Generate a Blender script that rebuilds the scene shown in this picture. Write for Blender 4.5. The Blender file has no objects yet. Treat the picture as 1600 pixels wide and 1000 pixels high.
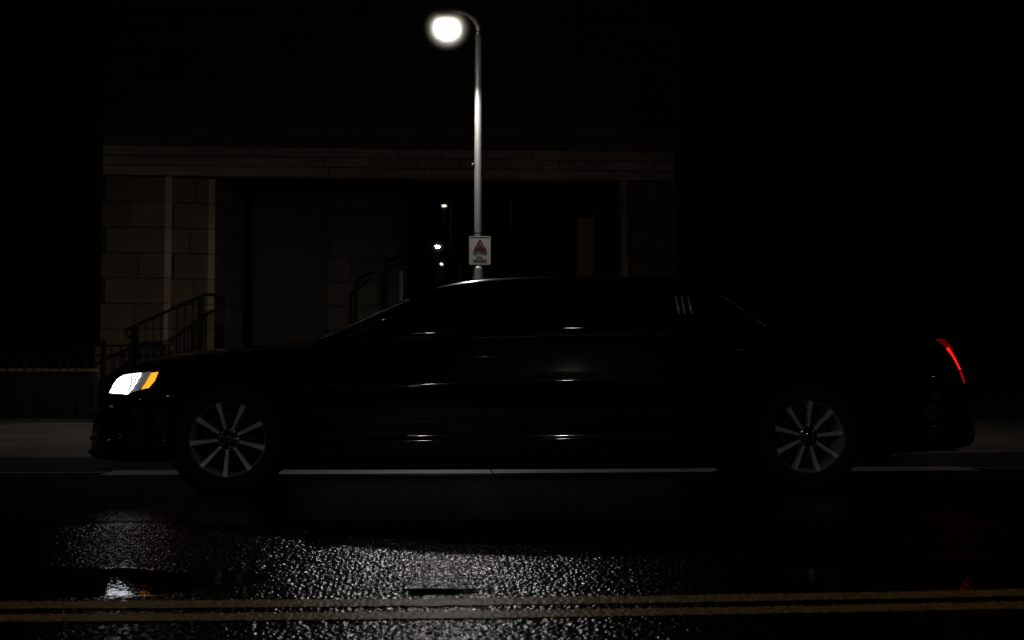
import bpy, bmesh, math, random
import numpy as np
from mathutils import Vector, Matrix
from mathutils.bvhtree import BVHTree
from mathutils.geometry import delaunay_2d_cdt

random.seed(7)
S = bpy.context.scene
COL = S.collection
R = math.radians

# ------------------------------------------------------------------ camera
PSI, TH, FPX, HC = R(4.2), math.atan(90 / 2050), 2050.0, 0.75
camd = bpy.data.cameras.new('camera')
cam = bpy.data.objects.new('camera', camd)
COL.objects.link(cam)
cam.location = (0, 0, HC)
cam.rotation_euler = (R(90) + TH, 0, -PSI)
camd.sensor_width = 36.0
camd.lens = 36.0 * FPX / 1600.0
camd.dof.use_dof = True
camd.dof.focus_distance = 8.9
camd.dof.aperture_fstop = 4.0
camd.clip_start, camd.clip_end = 0.05, 2000
S.camera = cam

# ------------------------------------------------------------------ world (night sky)
world = bpy.data.worlds.new('World')
S.world = world
world.use_nodes = True
wn = world.node_tree
bg = wn.nodes['Background']
sky = wn.nodes.new('ShaderNodeTexSky')
sky.sky_type = 'NISHITA'
sky.sun_disc = False
sky.sun_elevation = R(-6)
sky.sun_rotation = R(180)
wn.links.new(sky.outputs[0], bg.inputs[0])
bg.inputs[1].default_value = 0.003

S.view_settings.view_transform = 'Standard'
S.view_settings.look = 'None'
S.view_settings.exposure = 0
S.view_settings.gamma = 1
S.render.engine = 'CYCLES'
S.cycles.use_denoising = True
S.cycles.denoising_prefilter = 'NONE'     # keeps the glints of the wet stones
S.cycles.use_adaptive_sampling = False
S.cycles.max_bounces = 6
S.cycles.volume_bounces = 0
S.cycles.sample_clamp_indirect = 0.15
S.cycles.caustics_reflective = False
S.cycles.caustics_refractive = False

# tunables
LAMP_W = 160.0        # streetlight spot, watts
BOWL = 25.0            # radiance of its frosted bowl
FAR_L = 350.0          # radiance of the globes across the street


# ------------------------------------------------------------------ helpers
def tag(o, label=None, cat=None, group=None, kind=None):
    if label: o['label'] = label
    if cat: o['category'] = cat
    if group: o['group'] = group
    if kind: o['kind'] = kind
    return o


def empty(name, loc=(0, 0, 0), rz=0.0, parent=None):
    o = bpy.data.objects.new(name, None)
    COL.objects.link(o)
    o.location = loc
    o.rotation_euler = (0, 0, rz)
    o.empty_display_size = 0.1
    if parent: o.parent = parent
    return o


class MB:
    """collects geometry for ONE mesh object"""
    def __init__(s):
        s.v, s.f, s.sm = [], [], []

    def add(s, vs, fs, smooth=False):
        n = len(s.v)
        s.v += [tuple(p) for p in vs]
        s.f += [tuple(i + n for i in f) for f in fs]
        s.sm += [smooth] * len(fs)
        return s

    def box(s, x0, x1, y0, y1, z0, z1, c=0.0):
        if c <= 0:
            v = [(x, y, z) for z in (z0, z1) for y in (y0, y1) for x in (x0, x1)]
            return s.add(v, [(0, 2, 3, 1), (4, 5, 7, 6), (0, 1, 5, 4), (1, 3, 7, 5), (3, 2, 6, 7), (2, 0, 4, 6)])
        bm = bmesh.new()
        bmesh.ops.create_cube(bm, size=1)
        for q in bm.verts:
            q.co = Vector(((x0 + x1) / 2 + q.co.x * (x1 - x0), (y0 + y1) / 2 + q.co.y * (y1 - y0), (z0 + z1) / 2 + q.co.z * (z1 - z0)))
        bmesh.ops.bevel(bm, geom=bm.edges[:], offset=c, segments=2, affect='EDGES', profile=0.5)
        return s.bm(bm)

    def bm(s, bm, smooth=False):
        bm.verts.index_update()
        s.add([q.co[:] for q in bm.verts], [[q.index for q in f.verts] for f in bm.faces], smooth)
        bm.free()
        return s

    def tube(s, pts, r, n=10, caps=True, smooth=True):
        pts = [Vector(p) for p in pts]
        rs = r if isinstance(r, (list, tuple)) else [r] * len(pts)
        vs, fs = [], []
        up = None
        for i, p in enumerate(pts):
            a = pts[max(i - 1, 0)]; b = pts[min(i + 1, len(pts) - 1)]
            t = (b - a).normalized()
            if up is None:
                up = Vector((0, 0, 1)) if abs(t.z) < 0.9 else Vector((0, 1, 0))
            x = t.cross(up).normalized(); y = x.cross(t).normalized(); up = y
            for k in range(n):
                q = 2 * math.pi * k / n
                vs.append(p + (x * math.cos(q) + y * math.sin(q)) * rs[i])
        for i in range(len(pts) - 1):
            for k in range(n):
                fs.append((i * n + k, i * n + (k + 1) % n, (i + 1) * n + (k + 1) % n, (i + 1) * n + k))
        if caps:
            fs.append(tuple(range(n - 1, -1, -1)))
            fs.append(tuple((len(pts) - 1) * n + k for k in range(n)))
        return s.add(vs, fs, smooth)

    def lathe(s, prof, M=None, n=48, smooth=True, closed=False):
        """prof: (radius, height) pairs about +Z, M places it"""
        M = M or Matrix.Identity(4)
        vs, fs = [], []
        for r, h in prof:
            for k in range(n):
                a = 2 * math.pi * k / n
                vs.append(M @ Vector((r * math.cos(a), r * math.sin(a), h)))
        m = len(prof)
        for i in range(m if closed else m - 1):
            j = (i + 1) % m
            for k in range(n):
                fs.append((i * n + k, i * n + (k + 1) % n, j * n + (k + 1) % n, j * n + k))
        return s.add(vs, fs, smooth)

    def prism(s, poly, z0, z1):
        n = len(poly)
        vs = [(x, y, z0) for x, y in poly] + [(x, y, z1) for x, y in poly]
        fs = [tuple(range(n - 1, -1, -1)), tuple(range(n, 2 * n))]
        fs += [(i, (i + 1) % n, n + (i + 1) % n, n + i) for i in range(n)]
        return s.add(vs, fs)

    def xform(s, M):
        s.v = [tuple(M @ Vector(p)) for p in s.v]
        return s

    def build(s, name, mat, parent=None, fix=True):
        me = bpy.data.meshes.new(name)
        me.from_pydata(s.v, [], s.f)
        if fix:
            b = bmesh.new(); b.from_mesh(me)
            bmesh.ops.recalc_face_normals(b, faces=b.faces[:])
            b.to_mesh(me); b.free()
        me.polygons.foreach_set('use_smooth', s.sm[:len(me.polygons)])
        o = bpy.data.objects.new(name, me)
        COL.objects.link(o)
        if mat: me.materials.append(mat)
        if parent: o.parent = parent
        return o


def ray(px, py):
    """unit ray of the photograph's pixel (1600 x 1000), road frame"""
    F = Vector((math.sin(PSI) * math.cos(TH), math.cos(PSI) * math.cos(TH), math.sin(TH)))
    X = Vector((math.cos(PSI), -math.sin(PSI), 0))
    return (F + X * ((px - 800) / FPX) + X.cross(F) * ((500 - py) / FPX)).normalized()


CAM = Vector((0, 0, HC))


def at_y(px, py, y):
    d = ray(px, py)
    return CAM + d * (y / d.y)


# ------------------------------------------------------------------ materials
def mat(name):
    m = bpy.data.materials.new(name)
    m.use_nodes = True
    nt = m.node_tree
    return m, nt, nt.nodes, nt.links, nt.nodes['Principled BSDF']


def simple(name, col, rough=0.5, metal=0.0, coat=0.0, coat_rough=0.03, var=0.15, scale=8.0, bump=0.0, spec=0.5):
    m, nt, N, L, P = mat(name)
    tc = N.new('ShaderNodeTexCoord')
    no = N.new('ShaderNodeTexNoise')
    no.inputs['Scale'].default_value = scale
    no.inputs['Detail'].default_value = 5
    L.new(tc.outputs['Object'], no.inputs['Vector'])
    mx = N.new('ShaderNodeMixRGB')
    mx.inputs[1].default_value = tuple(c * (1 - var) for c in col) + (1,)
    mx.inputs[2].default_value = tuple(min(1, c * (1 + var)) for c in col) + (1,)
    L.new(no.outputs[0], mx.inputs[0])
    L.new(mx.outputs[0], P.inputs['Base Color'])
    mr = N.new('ShaderNodeMapRange')
    mr.inputs[3].default_value = max(0.0, rough * 0.8)
    mr.inputs[4].default_value = min(1.0, rough * 1.2)
    L.new(no.outputs[0], mr.inputs[0])
    L.new(mr.outputs[0], P.inputs['Roughness'])
    P.inputs['Metallic'].default_value = metal
    P.inputs['Coat Weight'].default_value = coat
    P.inputs['Coat Roughness'].default_value = coat_rough
    P.inputs['Specular IOR Level'].default_value = spec
    if bump:
        b = N.new('ShaderNodeBump')
        b.inputs['Strength'].default_value = bump
        b.inputs['Distance'].default_value = 0.01
        L.new(no.outputs[0], b.inputs['Height'])
        L.new(b.outputs[0], P.inputs['Normal'])
    return m


def emit(name, col, s, base=(0.5, 0.5, 0.5)):
    m, nt, N, L, P = mat(name)
    P.inputs['Base Color'].default_value = base + (1,)
    P.inputs['Emission Color'].default_value = col + (1,)
    P.inputs['Emission Strength'].default_value = s
    P.inputs['Roughness'].default_value = 0.3
    return m


def stone(name, col, bump=0.35, rough=0.75):
    m, nt, N, L, P = mat(name)
    g = N.new('ShaderNodeNewGeometry')
    a = N.new('ShaderNodeTexNoise'); a.inputs['Scale'].default_value = 1.3; a.inputs['Detail'].default_value = 6
    b = N.new('ShaderNodeTexNoise'); b.inputs['Scale'].default_value = 45; b.inputs['Detail'].default_value = 4
    L.new(g.outputs['Position'], a.inputs['Vector']); L.new(g.outputs['Position'], b.inputs['Vector'])
    ad = N.new('ShaderNodeMath'); ad.operation = 'MULTIPLY_ADD'
    L.new(b.outputs[0], ad.inputs[0]); ad.inputs[1].default_value = 0.35; L.new(a.outputs[0], ad.inputs[2])
    rmp = N.new('ShaderNodeValToRGB')
    rmp.color_ramp.elements[0].position = 0.4; rmp.color_ramp.elements[1].position = 0.95
    rmp.color_ramp.elements[0].color = tuple(c * 0.6 for c in col) + (1,)
    rmp.color_ramp.elements[1].color = tuple(min(1, c * 1.2) for c in col) + (1,)
    L.new(ad.outputs[0], rmp.inputs[0])
    rnd = N.new('ShaderNodeMixRGB'); rnd.blend_type = 'MULTIPLY'; rnd.inputs[0].default_value = 1
    mr = N.new('ShaderNodeMapRange'); mr.inputs[3].default_value = 0.78; mr.inputs[4].default_value = 1.1
    L.new(g.outputs['Random Per Island'], mr.inputs[0])
    L.new(rmp.outputs[0], rnd.inputs[1]); L.new(mr.outputs[0], rnd.inputs[2])
    L.new(rnd.outputs[0], P.inputs['Base Color'])
    P.inputs['Roughness'].default_value = rough
    bp = N.new('ShaderNodeBump'); bp.inputs['Strength'].default_value = bump; bp.inputs['Distance'].default_value = 0.01
    L.new(ad.outputs[0], bp.inputs['Height']); L.new(bp.outputs[0], P.inputs['Normal'])
    return m


def asphalt(name, paint=None):
    """wet asphalt: pebbly near the crown of the road, standing water elsewhere"""
    m, nt, N, L, P = mat(name)
    g = N.new('ShaderNodeNewGeometry')
    # pebbles: domes of a Voronoi pattern
    wob = N.new('ShaderNodeTexNoise'); wob.inputs['Scale'].default_value = 40; wob.inputs['Detail'].default_value = 2
    L.new(g.outputs['Position'], wob.inputs['Vector'])
    wa = N.new('ShaderNodeVectorMath'); wa.operation = 'MULTIPLY_ADD'
    L.new(wob.outputs['Color'], wa.inputs[0]); wa.inputs[1].default_value = (0.012, 0.012, 0.0)
    L.new(g.outputs['Position'], wa.inputs[2])
    vo = N.new('ShaderNodeTexVoronoi'); vo.inputs['Scale'].default_value = 62; vo.feature = 'SMOOTH_F1'
    vo.inputs['Smoothness'].default_value = 0.25
    L.new(wa.outputs[0], vo.inputs['Vector'])
    inv = N.new('ShaderNodeMath'); inv.operation = 'SUBTRACT'; inv.inputs[0].default_value = 1
    L.new(vo.outputs['Distance'], inv.inputs[1])
    fine = N.new('ShaderNodeTexNoise'); fine.inputs['Scale'].default_value = 160; fine.inputs['Detail'].default_value = 3
    L.new(g.outputs['Position'], fine.inputs['Vector'])
    hs = N.new('ShaderNodeMath'); hs.operation = 'MULTIPLY_ADD'; hs.inputs[1].default_value = 0.25
    L.new(fine.outputs[0], hs.inputs[0]); L.new(inv.outputs[0], hs.inputs[2])
    # standing water: a few shallow pools with ragged outlines, the rest pebbly
    big = N.new('ShaderNodeTexNoise'); big.inputs['Scale'].default_value = 2.2; big.inputs['Detail'].default_value = 5
    L.new(g.outputs['Position'], big.inputs['Vector'])
    ofs = N.new('ShaderNodeMath'); ofs.operation = 'MULTIPLY_ADD'; ofs.inputs[1].default_value = 0.9; ofs.inputs[2].default_value = -0.45
    L.new(big.outputs[0], ofs.inputs[0])
    dry = None
    for (cx, cy, rx, ry) in ((-1.75, 4.93, 0.75, 0.36), (2.15, 4.85, 0.8, 0.40), (-6, 6.5, 2.5, 1.2), (7, 5.5, 2, 0.8)):
        sb = N.new('ShaderNodeVectorMath'); sb.operation = 'SUBTRACT'; sb.inputs[1].default_value = (cx, cy, 0)
        dv = N.new('ShaderNodeVectorMath'); dv.operation = 'DIVIDE'; dv.inputs[1].default_value = (rx, ry, 1)
        ln = N.new('ShaderNodeVectorMath'); ln.operation = 'LENGTH'
        L.new(g.outputs['Position'], sb.inputs[0]); L.new(sb.outputs[0], dv.inputs[0]); L.new(dv.outputs[0], ln.inputs[0])
        ad = N.new('ShaderNodeMath'); ad.operation = 'ADD'; L.new(ln.outputs['Value'], ad.inputs[0]); L.new(ofs.outputs[0], ad.inputs[1])
        mr = N.new('ShaderNodeMapRange'); mr.interpolation_type = 'SMOOTHSTEP'; mr.inputs[1].default_value = 0.85; mr.inputs[2].default_value = 1.12
        L.new(ad.outputs[0], mr.inputs[0])
        if dry is None: dry = mr.outputs[0]
        else:
            mn = N.new('ShaderNodeMath'); mn.operation = 'MINIMUM'; L.new(dry, mn.inputs[0]); L.new(mr.outputs[0], mn.inputs[1]); dry = mn.outputs[0]
    st = N.new('ShaderNodeMapRange'); st.inputs[3].default_value = 0.015; st.inputs[4].default_value = 0.5
    L.new(dry, st.inputs[0])
    bp = N.new('ShaderNodeBump'); bp.inputs['Distance'].default_value = 0.006
    L.new(st.outputs[0], bp.inputs['Strength']); L.new(hs.outputs[0], bp.inputs['Height'])
    L.new(bp.outputs[0], P.inputs['Normal'])
    ro = N.new('ShaderNodeMapRange'); ro.inputs[3].default_value = 0.03; ro.inputs[4].default_value = 0.16
    L.new(dry, ro.inputs[0])
    base = N.new('ShaderNodeMixRGB')
    base.inputs[1].default_value = (0.008, 0.008, 0.010, 1); base.inputs[2].default_value = (0.022, 0.021, 0.023, 1)
    L.new(vo.outputs['Color'], base.inputs[0])
    if paint:
        base.inputs[1].default_value = tuple(c * 0.75 for c in paint) + (1,)
        base.inputs[2].default_value = tuple(c * 1.15 for c in paint) + (1,)
        wear = N.new('ShaderNodeTexNoise'); wear.inputs['Scale'].default_value = 90; wear.inputs['Detail'].default_value = 6
        L.new(g.outputs['Position'], wear.inputs['Vector'])
        wr = N.new('ShaderNodeValToRGB')
        wr.color_ramp.elements[0].position = 0.34; wr.color_ramp.elements[1].position = 0.42
        L.new(wear.outputs[0], wr.inputs[0])
        mx = N.new('ShaderNodeMixRGB'); mx.inputs[1].default_value = (0.05, 0.045, 0.04, 1)
        L.new(wr.outputs[0], mx.inputs[0]); L.new(base.outputs[0], mx.inputs[2])
        L.new(mx.outputs[0], P.inputs['Base Color'])
        P.inputs['Roughness'].default_value = 0.5
        P.inputs['Specular IOR Level'].default_value = 0.3
    else:
        L.new(base.outputs[0], P.inputs['Base Color'])
        L.new(ro.outputs[0], P.inputs['Roughness'])
        P.inputs['Specular IOR Level'].default_value = 0.5
    return m


def relief(name, c0, c1, rough, spec, tint=None):
    """for the strip of road modelled stone by stone; 'dry' is 0 in standing water, 1 on bare stones"""
    m, nt, N, L, P = mat(name)
    g = N.new('ShaderNodeNewGeometry')
    at = N.new('ShaderNodeAttribute'); at.attribute_name = 'dry'
    ro = N.new('ShaderNodeMapRange'); ro.inputs[3].default_value = 0.03; ro.inputs[4].default_value = rough
    L.new(at.outputs['Fac'], ro.inputs[0]); L.new(ro.outputs[0], P.inputs['Roughness'])
    no = N.new('ShaderNodeTexNoise'); no.inputs['Scale'].default_value = 55; no.inputs['Detail'].default_value = 3
    L.new(g.outputs['Position'], no.inputs['Vector'])
    hb = N.new('ShaderNodeAttribute'); hb.attribute_name = 'stone'
    mm_ = N.new('ShaderNodeMath'); mm_.operation = 'MULTIPLY_ADD'; mm_.inputs[1].default_value = 0.5
    L.new(no.outputs[0], mm_.inputs[0])
    sc_ = N.new('ShaderNodeMath'); sc_.operation = 'MULTIPLY'; sc_.inputs[1].default_value = 0.55
    L.new(hb.outputs['Fac'], sc_.inputs[0]); L.new(sc_.outputs[0], mm_.inputs[2])
    rp = N.new('ShaderNodeValToRGB')
    rp.color_ramp.elements[0].position = 0.36; rp.color_ramp.elements[1].position = 0.58
    rp.color_ramp.elements[0].color = c0 + (1,); rp.color_ramp.elements[1].color = c1 + (1,)
    L.new(mm_.outputs[0], rp.inputs[0]); L.new(rp.outputs[0], P.inputs['Base Color'])
    P.inputs['Specular IOR Level'].default_value = spec
    if tint: P.inputs['Specular Tint'].default_value = tint + (1,)
    return m


M = {}
M['stones'] = relief('wet_road_stones', (0.003, 0.003, 0.004), (0.026, 0.026, 0.030), 0.20, 0.36)
M['yellow_relief'] = relief('yellow_paint_on_stones', (0.50, 0.28, 0.08), (0.92, 0.54, 0.17), 0.42, 0.45, (1.0, 0.76, 0.46))
M['asphalt'] = asphalt('wet_asphalt')
M['yellow'] = asphalt('yellow_road_paint', (0.5, 0.32, 0.13))
M['paving'] = stone('paving_concrete', (0.30, 0.245, 0.20), 0.4, 0.7)
M['kerb'] = stone('kerb_concrete', (0.16, 0.15, 0.14), 0.5, 0.6)
M['gutter'] = stone('gutter_concrete', (0.55, 0.54, 0.53), 0.5, 0.45)
M['earth'] = simple('dark_earth', (0.03, 0.028, 0.025), 0.9)
M['stone'] = stone('brown_sandstone', (0.32, 0.25, 0.195))
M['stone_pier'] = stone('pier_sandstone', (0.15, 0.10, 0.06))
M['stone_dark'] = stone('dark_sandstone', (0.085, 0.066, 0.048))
M['stone_light'] = stone('pale_limestone', (0.36, 0.265, 0.175))
M['stone_upper'] = stone('shade_toned_sandstone', (0.035, 0.032, 0.03))  # upper wall: shade above the lamp's reach put into the stone colour
M['slate'] = stone('dark_slate', (0.014, 0.0145, 0.016), 0.3, 0.6)
M['mortar'] = simple('mortar', (0.035, 0.03, 0.026), 0.9)
M['panel'] = stone('smooth_render', (0.048, 0.035, 0.022), 0.1)
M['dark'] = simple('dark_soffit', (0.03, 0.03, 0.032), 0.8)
M['wood'] = simple('oak_door', (0.28, 0.15, 0.06), 0.5, scale=20)
M['iron'] = simple('black_iron', (0.004, 0.0045, 0.007), 0.55, spec=0.25)
M['steel'] = simple('galvanised_steel', (0.52, 0.51, 0.5), 0.36, metal=1.0, scale=25)
M['steel_pole'] = simple('grey_painted_pole', (0.58, 0.57, 0.555), 0.48, metal=0.5, scale=18)
M['lamp_shell'] = simple('lamp_housing', (0.14, 0.14, 0.145), 0.4, metal=0.7)
M['bowl'] = emit('lit_frosted_bowl', (1.0, 0.95, 0.86), BOWL)
def frosted():
    m = bpy.data.materials.new('halo_glass'); m.use_nodes = True
    nt = m.node_tree
    for nd in list(nt.nodes):
        if nd.type == 'BSDF_PRINCIPLED': nt.nodes.remove(nd)
    v = nt.nodes.new('ShaderNodeBsdfRefraction')
    v.inputs['Color'].default_value = (1.0, 0.965, 0.92, 1)
    v.inputs['Roughness'].default_value = 0.58
    v.inputs['IOR'].default_value = 1.45
    t = nt.nodes.new('ShaderNodeBsdfTransparent')
    x = nt.nodes.new('ShaderNodeMixShader')
    lw = nt.nodes.new('ShaderNodeLayerWeight'); lw.inputs['Blend'].default_value = 0.5      # clear edge-on, so the added halo fades out
    mr = nt.nodes.new('ShaderNodeMapRange'); mr.inputs[1].default_value = 0.0; mr.inputs[2].default_value = 0.5
    mr.inputs[3].default_value = 0.6; mr.inputs[4].default_value = 0.0
    nt.links.new(lw.outputs['Facing'], mr.inputs[0]); nt.links.new(mr.outputs[0], x.inputs[0])
    nt.links.new(t.outputs[0], x.inputs[1]); nt.links.new(v.outputs[0], x.inputs[2])
    nt.links.new(x.outputs[0], nt.nodes['Material Output'].inputs['Surface'])
    return m


M['frosted'] = frosted()
M['globe_far'] = emit('lit_distant_bowl', (1.0, 0.97, 0.80), 60.0)
M['globe'] = emit('lit_far_bowl', (1.0, 0.97, 0.80), FAR_L)
M['paint'] = simple('black_car_paint', (0.0012, 0.0012, 0.0016), 0.3, coat=1.0, coat_rough=0.04, var=0.05, spec=0.05)
M['paint_roof'] = simple('wet_black_roof_paint', (0.0016, 0.0016, 0.002), 0.24, coat=1.0, coat_rough=0.13, var=0.05, spec=0.5)
M['black_trim'] = simple('black_plastic', (0.006, 0.006, 0.007), 0.55)
M['tinted'] = simple('tinted_glass', (0.0008, 0.0012, 0.002), 0.04, var=0.1)
M['chrome'] = simple('chrome', (0.72, 0.72, 0.74), 0.09, metal=1.0, var=0.05)
M['trim'] = simple('satin_chrome', (0.75, 0.75, 0.78), 0.2, metal=1.0, var=0.05)
M['dark_chrome'] = simple('dark_chrome', (0.16, 0.16, 0.18), 0.25, metal=1.0, var=0.05)
M['chrome_dim'] = simple('black_chrome', (0.5, 0.5, 0.54), 0.07, metal=1.0, var=0.05)
M['rubber'] = simple('tyre_rubber', (0.008, 0.008, 0.008), 0.75, bump=0.2, scale=60)
M['alloy'] = simple('silver_alloy', (0.80, 0.80, 1.0), 0.33, metal=0.35, scale=12)
def fluted():
    m, nt, N, L, P = mat('lit_headlight_lens')
    tc = N.new('ShaderNodeTexCoord')
    wv = N.new('ShaderNodeTexWave'); wv.bands_direction = 'X'; wv.inputs['Scale'].default_value = 14; wv.inputs['Distortion'].default_value = 4; wv.inputs['Detail'].default_value = 2
    L.new(tc.outputs['Object'], wv.inputs['Vector'])
    mr = N.new('ShaderNodeMapRange'); mr.inputs[3].default_value = 0.9; mr.inputs[4].default_value = 4.2
    L.new(wv.outputs[0], mr.inputs[0]); L.new(mr.outputs[0], P.inputs['Emission Strength'])
    P.inputs['Emission Color'].default_value = (0.90, 0.93, 1.0, 1)
    P.inputs['Base Color'].default_value = (0.5, 0.5, 0.5, 1); P.inputs['Roughness'].default_value = 0.2
    return m


M['headlight'] = fluted()
M['headlight_dim'] = emit('headlight_reflector', (0.8, 0.85, 1.0), 0.09, (0.25, 0.25, 0.28))
M['amber'] = emit('amber_marker', (1.0, 0.40, 0.02), 1.25, (0.5, 0.2, 0.02))
M['red'] = emit('red_tail_light', (1.0, 0.012, 0.006), 1.5, (0.4, 0.01, 0.01))
M['red_dark'] = emit('red_tail_lens_dark', (1.0, 0.012, 0.008), 0.07, (0.3, 0.01, 0.01))
M['red_dim'] = emit('red_tail_lens', (1.0, 0.012, 0.008), 0.32, (0.3, 0.01, 0.01))
M['sign_white'] = simple('sign_white', (0.84, 0.79, 0.78), 0.5, scale=30, var=0.12)
M['sign_red'] = simple('sign_red', (0.35, 0.03, 0.03), 0.5)
M['sign_pink'] = simple('sign_faded_pink', (0.48, 0.30, 0.29), 0.5)
M['sign_black'] = simple('sign_black', (0.02, 0.02, 0.022), 0.5)
M['water'] = simple('puddle_water', (0.004, 0.004, 0.005), 0.02, var=0.0)
M['leaf'] = simple('fallen_leaf', (0.22, 0.13, 0.05), 0.6)


def glass_mat():
    m, nt, N, L, P = mat('entrance_glass')
    tr = N.new('ShaderNodeBsdfTransparent'); tr.inputs[0].default_value = (0.42, 0.43, 0.45, 1)
    gl = N.new('ShaderNodeBsdfGlossy'); gl.inputs[0].default_value = (0.9, 0.92, 0.88, 1); gl.inputs['Roughness'].default_value = 0.012
    fr = N.new('ShaderNodeFresnel'); fr.inputs[0].default_value = 1.6
    mx = N.new('ShaderNodeMixShader')
    L.new(fr.outputs[0], mx.inputs[0]); L.new(tr.outputs[0], mx.inputs[1]); L.new(gl.outputs[0], mx.inputs[2])
    L.new(mx.outputs[0], nt.nodes['Material Output'].inputs[0])
    return m


M['glass'] = glass_mat()

# ------------------------------------------------------------------ ground
KERB_Y = 10.86
o = MB().add([(-400, -300, -0.06), (400, -300, -0.06), (400, 600, -0.06), (-400, 600, -0.06)], [(0, 1, 2, 3)]).build('ground', M['earth'])
tag(o, kind='structure')
o = MB().add([(-90, -11, 0), (90, -11, 0), (90, KERB_Y, 0), (-90, KERB_Y, 0)], [(0, 1, 2, 3)]).build('road', M['asphalt'])
tag(o, kind='structure')
# kerb stones: one long kerb of butted stones with thin joints
kb = MB()
x = -60.3
while x < 60:
    w = 1.95
    dz = random.uniform(-0.003, 0.003); dy = random.uniform(-0.004, 0.004)
    kb.box(x + 0.006, x + w - 0.006, KERB_Y + dy, KERB_Y + 0.17, -0.05, 0.104 + dz, 0.012)
    x += w
tag(kb.build('kerb', M['kerb']), kind='structure')
# gutter: a worn concrete pan along the kerb foot, wide by the car, a thin strip elsewhere
gm = MB()
x = -40.0
while x < 40:
    w = random.uniform(1.2, 2.6)
    pan = -2.0 < x + w / 2 < 3.4
    y0 = KERB_Y - (0.60 if pan else 0.30); y1 = KERB_Y - (0.004 if pan else 0.25)
    gm.add([(x, y0, 0.006), (x + w - 0.012, y0, 0.006), (x + w - 0.012, y1, 0.007), (x, y1, 0.007)], [(0, 1, 2, 3)])
    x += w
tag(gm.build('gutter', M['gutter']), kind='structure')
# pavement: slabs
pv = MB()
y = KERB_Y + 0.175
rows = [1.5, 1.5, 1.5, 1.5, 1.5, 1.5, 1.5, 1.8]
for r_, d in enumerate(rows):
    x = -48 + (r_ % 2) * 0.9
    while x < 48:
        dz = random.uniform(-0.002, 0.002)
        pv.box(x + 0.004, x + 1.796, y + 0.004, y + d - 0.004, 0.0, 0.1 + dz)
        x += 1.8
    y += d
tag(pv.build('pavement', M['paving']), kind='structure')
PAVE_END = y
tag(MB().add([(-60, KERB_Y + 0.17, 0.085), (60, KERB_Y + 0.17, 0.085), (60, 60, 0.085), (-60, 60, 0.085)], [(0, 1, 2, 3)]).build('pavement_bed', M['mortar']), kind='structure')


# double yellow line, gently bowed with the road
def line_y(x):
    return 4.405 + 0.016 * np.clip(np.asarray(x, float) - 0.4, -2.4, 2.4) ** 2


# the near lane is modelled stone by stone: domes on a jittered grid, drowned where water stands
RX0, RX1, RY0, RY1 = -3.0, 3.9, 3.5, 7.0
PIT = 0.0195
rng = np.random.default_rng(5)
nx_, ny_ = int(14 / PIT), int(6 / PIT)
JX, JY = rng.uniform(0.12, 0.88, (nx_, ny_)), rng.uniform(0.12, 0.88, (nx_, ny_))
JR = rng.uniform(0.0075, 0.0125, (nx_, ny_))
JH = np.where(rng.random((nx_, ny_)) < 0.80, rng.uniform(0.0020, 0.0042, (nx_, ny_)), 0.0004)
POOLS = ((-1.45, 4.94, 1.0, 0.34), (2.25, 4.85, 0.85, 0.38))


def dryness(x, y):
    rag = 0.10 * np.sin(5.1 * x + 2.2 * y) + 0.08 * np.sin(11.3 * x - 7.7 * y + 1) + 0.05 * np.sin(23 * x + 19 * y) + 0.03 * np.sin(61 * x - 43 * y)
    d = np.ones_like(x)
    for cx, cy, rx, ry in POOLS:
        t = np.clip((np.hypot((x - cx) / rx, (y - cy) / ry) + rag - 0.88) / 0.22, 0, 1)
        d = np.minimum(d, t * t * (3 - 2 * t))
    return d


def relief_z(x, y):
    gx, gy = (x + 5) / PIT, (y - 2.5) / PIT
    ix, iy = np.floor(gx).astype(int), np.floor(gy).astype(int)
    h = np.zeros_like(x)
    for a in (-1, 0, 1):
        for b_ in (-1, 0, 1):
            kx, ky = np.clip(ix + a, 0, nx_ - 1), np.clip(iy + b_, 0, ny_ - 1)
            dx, dy = (gx - kx - JX[kx, ky]) * PIT, (gy - ky - JY[kx, ky]) * PIT
            q = 1 - (dx * dx + dy * dy) / JR[kx, ky] ** 2
            h = np.maximum(h, JH[kx, ky] * np.clip(q, 0, 1) ** 0.8)
    return h


def relief_sheet(name, X, Y, lift, amp, m):
    """X, Y: 2-D arrays of plan positions"""
    d = dryness(X, Y)
    fade = np.clip((np.minimum.reduce([X - RX0, RX1 - X, Y - RY0, RY1 - Y])) / 0.25, 0, 1)
    Z = lift + relief_z(X, Y) * amp * (0.04 + 0.96 * d) * fade
    r, c = X.shape
    me = bpy.data.meshes.new(name)
    me.vertices.add(r * c)
    me.vertices.foreach_set('co', np.stack([X, Y, Z], -1).astype(np.float32).ravel())
    i = np.arange(r - 1)[:, None] * c + np.arange(c - 1)[None, :]
    q = np.stack([i, i + 1, i + c + 1, i + c], -1).reshape(-1, 4)
    me.loops.add(q.size); me.polygons.add(len(q))
    me.loops.foreach_set('vertex_index', q.astype(np.int32).ravel())
    me.polygons.foreach_set('loop_start', np.arange(0, q.size, 4, dtype=np.int32))
    me.polygons.foreach_set('loop_total', np.full(len(q), 4, np.int32))
    me.polygons.foreach_set('use_smooth', np.ones(len(q), bool))
    at = me.attributes.new('dry', 'FLOAT', 'POINT')
    at.data.foreach_set('value', d.astype(np.float32).ravel())
    at2 = me.attributes.new('stone', 'FLOAT', 'POINT')
    at2.data.foreach_set('value', np.clip(relief_z(X, Y) / 0.0025, 0, 1).astype(np.float32).ravel())
    me.update(calc_edges=True)
    me.materials.append(m)
    ob = bpy.data.objects.new(name, me); COL.objects.link(ob)
    tag(ob, kind='structure')
    return ob


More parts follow.
